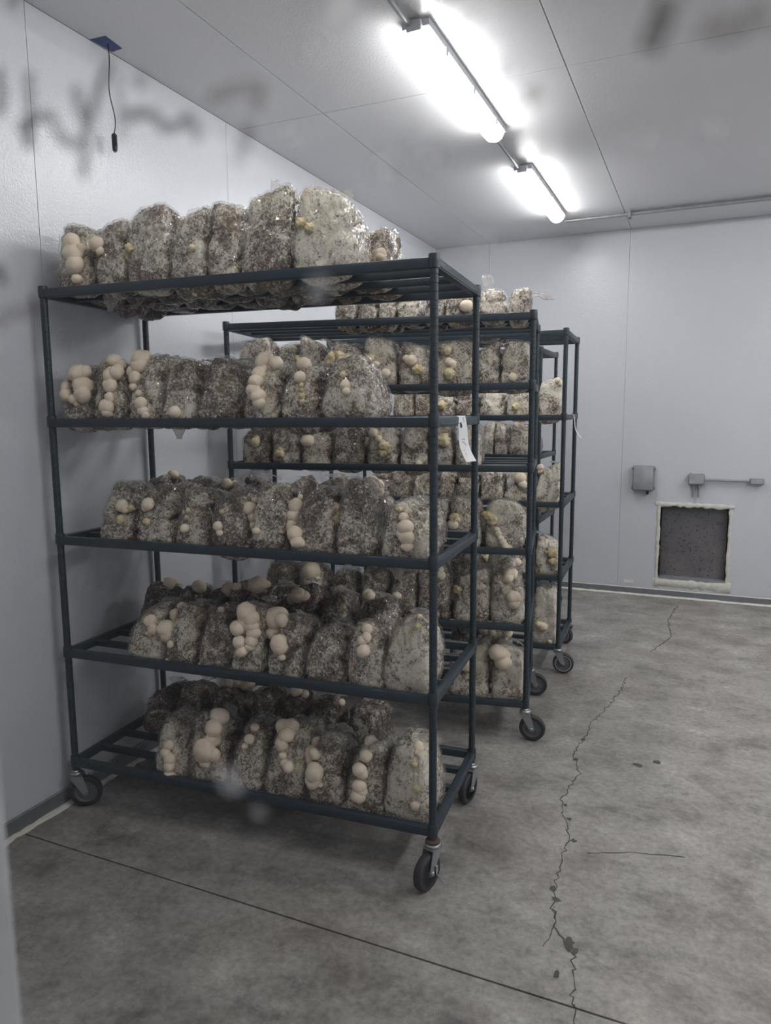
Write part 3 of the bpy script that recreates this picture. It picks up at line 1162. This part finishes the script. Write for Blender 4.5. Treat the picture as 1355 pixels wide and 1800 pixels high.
def lo(C, *ls):
    x0, y0, s = C
    return [(x0 + l[0] / s, y0 + l[1] / s, l[2] / s) + tuple(l[3:]) for l in ls]


C1, C2, C3, C4 = (0, 320, 3.011), (380, 320, 2.823), (60, 780, 3.3875), (420, 780, 3.08)
C5, C6, C7, C8, C9 = (80, 1160, 3.566), (400, 1160, 2.823), (740, 480, 4.234), (740, 820, 3.6), (400, 540, 2.946)


def row_of_bags(ri, ti, row, items, px_end, res, wmax=0.158):
    """items: (left px, top px, whiteness, lobes[, flap]); places each bag on its shelf of its rack"""
    R = RACKS[ri]
    vf = 0.017 if row == 'front' else 0.318
    zt = R['tiers'][ti]
    ivc = R['inv'] @ CAM
    ird = R['inv'].to_3x3()

    def hit(px, py, v):
        d = ird @ pix_dir(px, py)
        return ivc + d * ((v - ivc.y) / d.y)

    def u_at(px, v):
        # column px at shelf height
        a, b = hit(px, 0, v), hit(px, 1800, v)
        s = (zt - a.z) / (b.z - a.z)
        return a.x + (b.x - a.x) * s
    us = [u_at(it[0], vf) for it in items] + [u_at(px_end, vf)]
    nsh = len(R['tiers'])
    sname = 'top' if ti == 0 else ('bottom' if ti == nsh - 1 else ORD[ti])
    n = len(items)
    for i, it in enumerate(items):
        px, pt, white, lobes = it[:4]
        flap = it[4] if len(it) > 4 else 'r'
        pitch = us[i + 1] - us[i]
        wd = min(wmax, max(0.09, pitch * 0.90))
        nx = items[i + 1][0] if i + 1 < n else px_end
        h = hit(px + (nx - px) * 0.55, pt, vf + 0.12).z - zt - RAIL_TOP + SLAT_DROP
        h = min(0.34, max(0.12, h))
        u0 = min(max(us[i], 0.020), R['length'] - 0.02 - wd)
        tone = 'dark' if white < 0.35 else ('speckled' if white < 0.62 else 'pale')
        cr = [l for l in lobes if len(l) < 4]
        ye = [l for l in lobes if len(l) > 3 and l[3] == 'y']
        look = 'with cream mushrooms' if len(cr) > 1 else 'with one cream mushroom' if cr else 'with yellowed growth' if ye else 'without mushrooms'
        pos = 'rightmost' if (i == n - 1 and n > 1) else ('leftmost' if i == 0 and n > 1 else ('%s from left' % ORD[i] if n > 1 else 'alone'))
        label = "%s grow bag %s, %s, %s row, %s rack's %s shelf" % (tone, look, pos, row, RNAME[ri], sname)
        make_bag(ri, ti, row, u0, wd, h, vf, white, lobes, flap, res, label)


HI, MD, LOW = 30, 20, 14
# nearest rack, front rows
row_of_bags(0, 0, 'front', [
    (97, 408, .55, lo(C1, (388, 325, 42), (393, 383, 50), (405, 440, 42), (412, 515, 26), (430, 355, 24))),
    (160, 406, .50, lo(C1, (522, 335, 40), (535, 368, 22), (588, 685, 40, 'h'))),
    (220, 388, .45, lo(C1, (690, 350, 20, 'y'), (680, 392, 30, 'y'), (823, 603, 9, 'd')), (-.5, -.2, .6, .06, .08, .05, .02)),
    (297, 386, .50, lo(C1, (1022, 350, 16, 'y'), (1035, 590, 12, 'd'))),
    (360, 370, .45, lo(C1, (1102, 350, 18, 'y'))),
    (420, 362, .50, [], (-.4, .1, .9, .075, .06, .03, .0)),
    (508, 352, .80, lo(C2, (425, 205, 22, 'y'), (465, 230, 20, 'y')), (.5, .3, .3, .06, .10, .09, .03)),
], 620, HI, 0.20)
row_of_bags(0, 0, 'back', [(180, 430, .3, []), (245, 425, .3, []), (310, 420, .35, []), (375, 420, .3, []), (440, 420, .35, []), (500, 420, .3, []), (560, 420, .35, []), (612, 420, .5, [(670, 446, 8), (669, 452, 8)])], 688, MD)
row_of_bags(0, 1, 'front', [
    (102, 650, .50, lo(C1, (420, 1022, 50), (455, 1010, 32), (435, 1080, 48), (447, 1120, 44), (358, 1090, 32), (355, 1128, 32), (392, 1150, 26), (408, 1175, 14, 'y'))),
    (158, 645, .40, lo(C1, (608, 950, 34), (640, 968, 22), (590, 1025, 40), (625, 1010, 36), (588, 1078, 36), (585, 1143, 26), (572, 1190, 36), (570, 1220, 26))),
    (223, 640, .50, lo(C1, (755, 942, 52), (742, 975, 40), (712, 1005, 38), (724, 1038, 36), (708, 1085, 20), (738, 1120, 18), (752, 1175, 32), (760, 1212, 28), (775, 1235, 22))),
    (281, 636, .45, lo(C1, (930, 1220, 31), (950, 1360, 34, 'h'))),
    (341, 636, .30, lo(C1, (1200, 1303, 9, 'd'))),
    (419, 640, .60, lo(C9, (195, 290, 48), (250, 290, 30), (165, 350, 34), (150, 385, 36), (138, 430, 34), (165, 465, 38), (168, 495, 30), (190, 325, 22))),
    (486, 645, .45, lo(C9, (380, 365, 29), (385, 405, 12, 'y'), (385, 430, 10, 'y'), (388, 460, 15, 'y'), (392, 490, 14, 'y'), (395, 295, 34))),
    (560, 637, .55, lo(C9, (610, 405, 24), (616, 436, 22), (600, 350, 14, 'y'))),
], 680, HI, 0.19)
row_of_bags(0, 2, 'front', [
    (170, 855, .55, lo(C3, (530, 372, 34), (548, 392, 25), (520, 452, 24, 'y'), (575, 385, 18, 'y'))),
    (234, 858, .50, lo(C3, (685, 362, 34), (665, 378, 22), (672, 465, 18, 'y'))),
    (303, 866, .45, lo(C3, (900, 507, 27), (920, 400, 16, 'y'), (910, 440, 14, 'y'))),
    (364, 862, .35, lo(C3, (1100, 490, 28), (1106, 530, 19), (1120, 405, 14, 'y'))),
    (438, 858, .40, lo(C4, (85, 303, 18), (52, 350, 37), (70, 400, 30), (78, 440, 28), (95, 473, 19))),
    (503, 862, .40, lo(C4, (328, 288, 14), (305, 335, 38), (297, 390, 38), (288, 450, 44), (308, 490, 38), (320, 533, 34), (345, 545, 15))),
    (585, 853, .40, lo(C4, (525, 345, 20, 'y'), (538, 380, 17, 'y'), (520, 418, 24, 'y'), (595, 662, 14, 'd'))),
    (664, 880, .60, lo(C4, (888, 398, 24), (905, 455, 40), (880, 490, 25), (912, 507, 36), (912, 556, 30), (868, 360, 17, 'y'), (860, 735, 36, 'h'))),
], 775, HI, 0.175)
row_of_bags(0, 3, 'front', [
    (214, 1062, .65, lo(C3, (695, 1055, 38), (712, 1103, 30), (690, 1130, 20, 'y'))),
    (285, 1060, .50, lo(C3, (785, 1100, 52), (800, 1138, 46), (815, 1196, 20), (880, 965, 24), (845, 1015, 34), (838, 1052, 18))),
    (342, 1075, .50, lo(C3, (1110, 993, 20))),
    (400, 1065, .45, lo(C3, (1260, 1005, 55), (1295, 1040, 46), (1215, 1098, 42), (1300, 1085, 42), (1312, 1130, 38), (1225, 1180, 36), (1300, 1172, 35), (1243, 1235, 34), (1285, 1210, 26), (1255, 1060, 36))),
    (463, 1085, .45, lo(C4, (205, 945, 56), (240, 950, 36), (188, 1022, 36), (220, 1080, 40), (222, 1098, 38), (235, 1156, 17), (200, 988, 22, 'y'))),
    (530, 1097, .45, []),
    (603, 1098, .60, lo(C4, (695, 1005, 25), (690, 1050, 27), (668, 1065, 25), (672, 1120, 33), (720, 985, 10, 'y'), (735, 1345, 26, 'h'))),
    (678, 1083, .80, lo(C4, (975, 940, 15), (965, 990, 16, 'y'))),
], 788, HI, 0.175)
row_of_bags(0, 4, 'front', [
    (268, 1262, .70, lo(C5, (775, 535, 28), (762, 580, 32), (785, 622, 36), (785, 662, 34), (790, 715, 40), (955, 452, 26, 'd'))),
    (330, 1255, .50, lo(C5, (1085, 370, 55), (1060, 430, 48), (1055, 485, 48), (1010, 555, 62), (1058, 590, 42), (1005, 637, 32))),
    (399, 1270, .50, lo(C5, (1310, 432, 26), (1280, 497, 30), (1255, 540, 22), (1325, 430, 14))),
    (461, 1275, .50, lo(C6, (280, 345, 42), (312, 345, 42), (295, 375, 36), (275, 420, 30), (275, 473, 18), (285, 510, 18), (305, 530, 27))),
    (534, 1290, .45, lo(C6, (443, 408, 26), (418, 480, 50), (440, 462, 32), (383, 525, 28), (440, 555, 46), (430, 595, 40), (460, 620, 12))),
    (604, 1300, .45, lo(C6, (708, 415, 32), (690, 475, 28), (660, 540, 36), (672, 560, 28), (658, 622, 35), (652, 672, 34), (668, 650, 28))),
    (677, 1298, .75, lo(C6, (935, 435, 30), (938, 465, 13, 'y'), (930, 722, 20), (925, 520, 14, 'y'), (935, 640, 16, 'y'))),
], 775, HI, 0.175)
# nearest rack, back rows
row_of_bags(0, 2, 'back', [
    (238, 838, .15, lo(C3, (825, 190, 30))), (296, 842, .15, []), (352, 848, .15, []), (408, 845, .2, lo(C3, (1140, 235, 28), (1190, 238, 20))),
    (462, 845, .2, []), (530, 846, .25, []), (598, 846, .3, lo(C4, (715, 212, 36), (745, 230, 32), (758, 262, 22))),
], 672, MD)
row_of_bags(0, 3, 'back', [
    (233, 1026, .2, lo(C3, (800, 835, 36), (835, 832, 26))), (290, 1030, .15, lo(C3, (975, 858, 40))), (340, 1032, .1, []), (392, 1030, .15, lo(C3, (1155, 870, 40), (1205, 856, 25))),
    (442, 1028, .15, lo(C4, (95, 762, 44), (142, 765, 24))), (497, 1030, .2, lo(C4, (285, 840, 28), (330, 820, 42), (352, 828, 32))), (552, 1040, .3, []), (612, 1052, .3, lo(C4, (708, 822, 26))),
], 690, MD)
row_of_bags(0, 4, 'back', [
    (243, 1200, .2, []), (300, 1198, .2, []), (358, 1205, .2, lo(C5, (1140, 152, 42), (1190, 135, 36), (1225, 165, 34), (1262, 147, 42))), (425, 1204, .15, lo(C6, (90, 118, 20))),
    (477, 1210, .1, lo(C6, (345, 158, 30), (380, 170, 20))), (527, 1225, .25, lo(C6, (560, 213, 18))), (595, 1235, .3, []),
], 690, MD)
# second rack
row_of_bags(1, 0, 'front', [(585, 535, .6, []), (625, 540, .45, []), (663, 533, .5, []), (697, 537, .55, []), (742, 540, .5, []), (782, 530, .5, lo(C7, (340, 250, 42))), (842, 520, .65, [], (-.35, .1, .95, .095, .13, .05, .0)),
                            (893, 535, .65, [], (1, .15, .05, .14, .13, .05, .04))], 936, MD, 0.2)
row_of_bags(1, 1, 'front', [
    (416, 608, .45, []), (478, 612, .4, lo(C9, (385, 300, 36), (360, 270, 18, 'y'))), (524, 604, .5, lo(C9, (500, 300, 18))), (575, 612, .6, lo(C9, (545, 270, 32, 'y'), (605, 290, 40, 'y'), (580, 250, 20, 'y'))),
    (638, 601, .6, lo(C9, (735, 270, 24, 'y'), (770, 295, 16), (820, 345, 24))), (700, 608, .65, lo(C9, (950, 275, 26), (925, 265, 16), (985, 325, 22, 'y'))),
    (757, 602, .65, lo(C9, (1145, 285, 20), (1165, 298, 20), (1150, 345, 26, 'y'), (1140, 225, 20, 'y'))), (838, 608, .5, [], (.6, -.4, .2, .12, .09, .10, .06)),
    (884, 606, .6, lo(C7, (680, 775, 28))),
], 938, MD, 0.2)
row_of_bags(1, 2, 'front', [
    (421, 750, .5, lo(C9, (145, 700, 20, 'y'), (150, 680, 14, 'y'))), (475, 752, .55, lo(C9, (270, 760, 20, 'y'), (275, 740, 14, 'y'))), (528, 752, .6, lo(C9, (415, 692, 32))), (582, 750, .45, []),
    (641, 745, .6, lo(C9, (717, 700, 26), (760, 650, 24), (785, 682, 18), (810, 720, 24, 'y'), (803, 752, 20, 'y'))), (701, 748, .6, lo(C9, (990, 810, 16))),
    (755, 745, .65, lo(C7, (165, 1245, 45, 'y'))), (798, 750, .65, []),
], 846, MD, 0.2)
row_of_bags(1, 3, 'front', [
    (640, 885, .4, []), (690, 885, .4, []), (742, 880, .5, []), (790, 875, .55, lo(C8, (205, 365, 28), (215, 330, 26, 'y'))),
    (850, 884, .75, lo(C8, (430, 310, 34, 'y'), (455, 335, 28, 'y'), (480, 398, 18), (490, 425, 20), (505, 455, 20), (518, 480, 20), (530, 500, 22), (546, 515, 26))),
], 928, MD, 0.2)
row_of_bags(1, 4, 'front', [
    (463, 990, .15, []), (522, 985, .35, lo(C4, (392, 690, 45), (385, 740, 30), (415, 745, 32), (385, 780, 26), (408, 812, 30))), (577, 1005, .2, []), (630, 1000, .35, lo(C4, (705, 815, 28))),
    (680, 1005, .4, lo(C4, (855, 820, 22))), (735, 995, .4, lo(C8, (125, 690, 26), (120, 655, 22))), (797, 1005, .6, lo(C8, (195, 820, 30, 'y'), (240, 775, 28, 'y'), (225, 795, 24, 'y'))),
    (863, 1005, .65, lo(C8, (560, 690, 38), (580, 675, 26), (552, 715, 32), (582, 825, 40), (588, 865, 32))),
], 928, MD, 0.2)
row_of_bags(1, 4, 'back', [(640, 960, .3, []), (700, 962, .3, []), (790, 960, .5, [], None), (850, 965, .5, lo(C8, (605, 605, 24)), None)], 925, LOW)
row_of_bags(1, 5, 'front', [(786, 1130, .7, lo(C8, (290, 1250, 40))), (862, 1135, .8, lo(C8, (490, 1175, 52), (518, 1232, 46), (520, 1195, 36)))], 924, MD, 0.2)
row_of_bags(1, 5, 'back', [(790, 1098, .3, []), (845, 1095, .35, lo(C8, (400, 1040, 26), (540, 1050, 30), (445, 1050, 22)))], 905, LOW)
# third rack
row_of_bags(2, 0, 'front', [(760, 560, .5, [], None), (830, 560, .5, [], None)], 890, LOW)
row_of_bags(2, 1, 'front', [
    (690, 670, .5, []), (728, 675, .45, []), (758, 690, .55, lo(C7, (150, 985, 30, 'y'))), (800, 690, .5, []), (842, 690, .6, []), (890, 682, .65, lo(C7, (700, 995, 22, 'y'))),
    (945, 668, .75, lo(C7, (1020, 805, 20), (1035, 825, 20))),
], 992, MD, 0.2)
row_of_bags(2, 2, 'front', [
    (640, 832, .4, []), (682, 830, .45, []), (722, 830, .5, []), (768, 828, .4, []), (800, 828, .55, []), (842, 826, .5, lo(C8, (445, 45, 14))), (886, 824, .65, lo(C8, (630, 75, 34), (645, 115, 26))),
    (942, 818, .75, lo(C7, (885, 1445, 24), (890, 1480, 20))),
], 988, MD, 0.2)
row_of_bags(2, 3, 'front', [(785, 965, .6, []), (838, 965, .6, lo(C8, (420, 580, 22, 'y'))), (876, 968, .6, lo(C8, (605, 607, 24))), (940, 945, .75, lo(C8, (825, 545, 26, 'y'), (830, 600, 22, 'y')), (-.7, -.3, .5, .1, .10, .08, .03))], 984, MD, 0.2)
row_of_bags(2, 4, 'front', [(938, 1030, .85, lo(C8, (770, 1010, 26), (815, 1108, 13), (745, 1000, 20, 'y')))], 984, MD, 0.2)
# farthest rack
row_of_bags(3, 1, 'front', [(842, 746, .5, []), (868, 746, .45, []), (892, 745, .5, []), (935, 742, .55, [])], 962, LOW, 0.2)
row_of_bags(3, 2, 'front', [(930, 908, .5, [])], 962, LOW, 0.2)


# ------------------------------------------------------------------ paper tags on the racks
def paper_tag(mat, length, width, curl, label, marks):
    e = tag(empty('paper_tag', mat), label, 'paper tag', 'paper tags hanging on the racks')
    n = 14
    vs, fs = [], []

    def pt(s, c):
        # s: along, c: -0.5..0.5 ; local x outward from rail, y along rail, z up
        return Vector((0.019 + curl * s ** 2 * length + 0.004 * math.sin(s * 7), c * width * (1 + 0.25 * s) + 0.25 * curl * s * length, -length * s * (1 - 0.12 * curl * s)))
    for i in range(n + 1):
        for c in (-0.5, 0.5):
            vs.append(pt(i / n, c))
    for i in range(n + 1):
        for c in (-0.5, 0.5):
            vs.append(pt(i / n, c) - Vector((0.0006, 0, 0)))
    o = 2 * (n + 1)
    for i in range(n):
        a = 2 * i
        fs += [(a, a + 2, a + 3, a + 1), (o + a, o + a + 1, o + a + 3, o + a + 2), (a, o + a, o + a + 2, a + 2), (a + 1, a + 3, o + a + 3, o + a + 1)]
    MB().add(vs, fs).build('paper', M['paper'], e, True, 0.8)
    if marks:
        def quad(m, s0, s1, c0, c1):
            q = [pt(s, c) + Vector((0.0007, 0, 0)) for s, c in ((s0, c0), (s1, c0), (s1, c1), (s0, c1))]
            m.add(q, [(0, 1, 2, 3)])
        m = MB()
        qs = [pt(0.20 + 0.065 * math.cos(a), -0.20 + 0.13 * math.sin(a)) + Vector((0.0007, 0, 0)) for a in [2 * math.pi * k / 18 for k in range(18)]]
        m.add(qs, [tuple(range(18))])
        m.build('printed_oval', M['ink'], e)
        m = MB()
        for k in range(5):
            quad(m, 0.035 + 0.022 * k, 0.041 + 0.022 * k, 0.05 + 0.03 * (k % 2), 0.36 - 0.05 * (k % 3))
        m.build('printed_text', M['ink'], e)
        m = MB()
        for s0, s1, c0, c1 in ((0.50, 0.512, -0.18, 0.16), (0.56, 0.572, -0.20, -0.08), (0.60, 0.612, 0.0, 0.16), (0.60, 0.66, 0.13, 0.16), (0.54, 0.60, -0.02, 0.01), (0.74, 0.752, -0.22, -0.12), (0.80, 0.86, -0.16, -0.13)):
            quad(m, s0, s1, c0, c1)
        m.build('handwriting', M['ink'], e)
    return e


paper_tag(RACKS[0]['mat'] @ Matrix.Translation((L_R, 0.285, RACKS[0]['tiers'][1] - 0.008)) @ Matrix.Rotation(-0.35, 4, 'Z'), 0.160, 0.050, 0.22, 'curled white paper tag with black oval hanging from nearest rack', True)
paper_tag(RACKS[2]['mat'] @ Matrix.Translation((L_R, 0.32, RACKS[2]['tiers'][1] - 0.008)), 0.150, 0.036, 0.30, 'curled white paper tag hanging from right end of third rack', False)
# torn label remains on the nearest rack
tm = MB()
rr = random.Random(3)
vs = [(-0.0136 + rr.uniform(-0.001, 0.001), 0, 0)]
pf = []
for i in range(9):
    a = 0.10 + rr.uniform(-0.05, 0.09)
    pf.append((math.cos(-a) * 0.0142, math.sin(-a) * 0.0142, -0.008 * i))
    pf.append((math.cos(0.42 + a) * 0.0142, math.sin(0.42 + a) * 0.0142, -0.008 * i))
tm.add(pf, [(2 * i, 2 * i + 1, 2 * i + 3, 2 * i + 2) for i in range(8)])
o = tm.build('label_remnant', M['paper'], r1)
o.matrix_basis = Matrix.Translation((L_R, 0, RACKS[0]['tiers'][1] - 0.065))
o['label'] = 'torn white label remnant'

# ------------------------------------------------------------------ observation window the room is seen through
GY = 0.325
WXL = on_plane(14, 1640, 1, YF).x
WXR, WZ0, WZ1 = 2.86, 1.05, 2.05
fw = MB()
for a, b in (((WX - TH, YF - 0.1, 0), (WXL - 0.03, YF, H)), ((WXR + 0.03, YF - 0.1, 0), (XR + TH, YF, H)), ((WXL - 0.03, YF - 0.1, WZ1 + 0.03), (WXR + 0.03, YF, H)), ((WXL - 0.03, YF - 0.1, 0), (WXR + 0.03, YF, WZ0 - 0.03))):
    fw.box(a, b)
tag(fw.build('wall_front', M['wall']), 'white wall holding the observation window', kind='structure')
win = MB()
for a, b in (((WXL - 0.03, YF - 0.112, WZ0 - 0.03), (WXL, YF + 0.004, WZ1 + 0.03)), ((WXR, YF - 0.112, WZ0 - 0.03), (WXR + 0.03, YF + 0.004, WZ1 + 0.03)),
             ((WXL, YF - 0.112, WZ1), (WXR, YF + 0.004, WZ1 + 0.03)), ((WXL, YF - 0.112, WZ0 - 0.03), (WXR, YF + 0.004, WZ0))):
    win.box(a, b, 0.002)
wn = tag(win.build('window_1', M['frame']), 'grey framed observation window with blurred writing on the glass', kind='structure')
MB().box((WXL, GY - 0.003, WZ0), (WXR, GY, WZ1)).build('pane', M['glass'], wn)


def stroke(pts, wpx, mat):
    P = [on_plane(x, y, 1, GY + 0.0006) for x, y in pts]
    fine = []
    for i in range(len(P) - 1):
        for k in range(6):
            fine.append(P[i].lerp(P[i + 1], k / 6))
    fine.append(P[-1])
    for _ in range(3):
        fine = [fine[0]] + [(fine[i - 1] + fine[i] * 2 + fine[i + 1]) / 4 for i in range(1, len(fine) - 1)] + [fine[-1]]
    vs, fs = [], []
    for i, p in enumerate(fine):
        d = (fine[min(i + 1, len(fine) - 1)] - fine[max(0, i - 1)]).normalized()
        s = Vector((-d.z, 0, d.x)) * (1.75 * wpx * (p - CAM).dot(fwd) / F_PX / 2)
        vs += [p + s, p - s]
        if i:
            fs.append((2 * i - 2, 2 * i - 1, 2 * i + 1, 2 * i))
    MB().add(vs, fs).build('marker_stroke', mat, wn)


MK, MF = M['marker'], M['marker_faint']
stroke([(-6, 120), (4, 160), (-2, 205)], 14, MK)
stroke([(50, 125), (54, 180), (50, 262)], 14, MK)
stroke([(30, 225), (60, 212), (88, 198), (100, 232), (125, 256), (150, 246)], 12, MK)
stroke([(46, 225), (52, 262)], 14, MK)
stroke([(132, 150), (140, 190), (156, 225)], 13, MK)
stroke([(194, 105), (172, 160), (154, 215), (149, 270), (146, 315)], 13, MK)
stroke([(205, 128), (212, 175), (216, 248)], 12, MF)
stroke([(243, 128), (248, 158)], 15, MF)
stroke([(214, 208), (245, 198), (272, 202), (288, 226), (310, 222), (332, 204), (352, 246)], 13, MK)
stroke([(365, 172), (405, 160), (462, 148), (448, 195)], 15, MF)
stroke([(440, 215), (430, 250), (416, 288)], 16, MF)
stroke([(1176, -10), (1160, 40), (1138, 92)], 26, MK)
stroke([(1235, 42), (1280, 55), (1355, 20)], 30, MF)
stroke([(930, 148), (944, 182)], 18, MF)
stroke([(-8, 486), (8, 478)], 22, MK)
stroke([(-6, 575), (14, 548), (40, 552), (62, 536)], 16, MF)
stroke([(8, -4), (38, 6)], 16, MF)


def smear_or_glint(px, py, rpx, mat, seed):
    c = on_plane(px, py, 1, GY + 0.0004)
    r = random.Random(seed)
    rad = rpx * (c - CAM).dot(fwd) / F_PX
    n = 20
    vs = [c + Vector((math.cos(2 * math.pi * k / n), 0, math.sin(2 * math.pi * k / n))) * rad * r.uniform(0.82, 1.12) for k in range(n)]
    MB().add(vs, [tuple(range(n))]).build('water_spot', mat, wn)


for i, (x, y, r, k) in enumerate([(600, 18, 32, 'smudge'), (510, 243, 22, 'smudge_faint'), (545, 85, 20, 'smudge_faint'), (1136, 246, 16, 'smudge_faint'), (672, 300, 26, 'smudge_faint'), (755, 275, 24, 'smudge_faint'),  # first disc is a painted reflection glint, the others are glass smears
                                  (838, 120, 22, 'smudge_faint'), (1258, 222, 18, 'smudge_faint'), (405, 1372, 30, 'smudge_faint'), (455, 1428, 14, 'smudge_faint'), (560, 505, 24, 'smudge_faint'), (820, 30, 22, 'smudge_faint'),
                                  (890, 120, 26, 'smudge_faint'), (700, 255, 14, 'smudge_faint'), (845, 420, 20, 'smudge_faint')]):
    smear_or_glint(x, y, r, M[k], 70 + i)
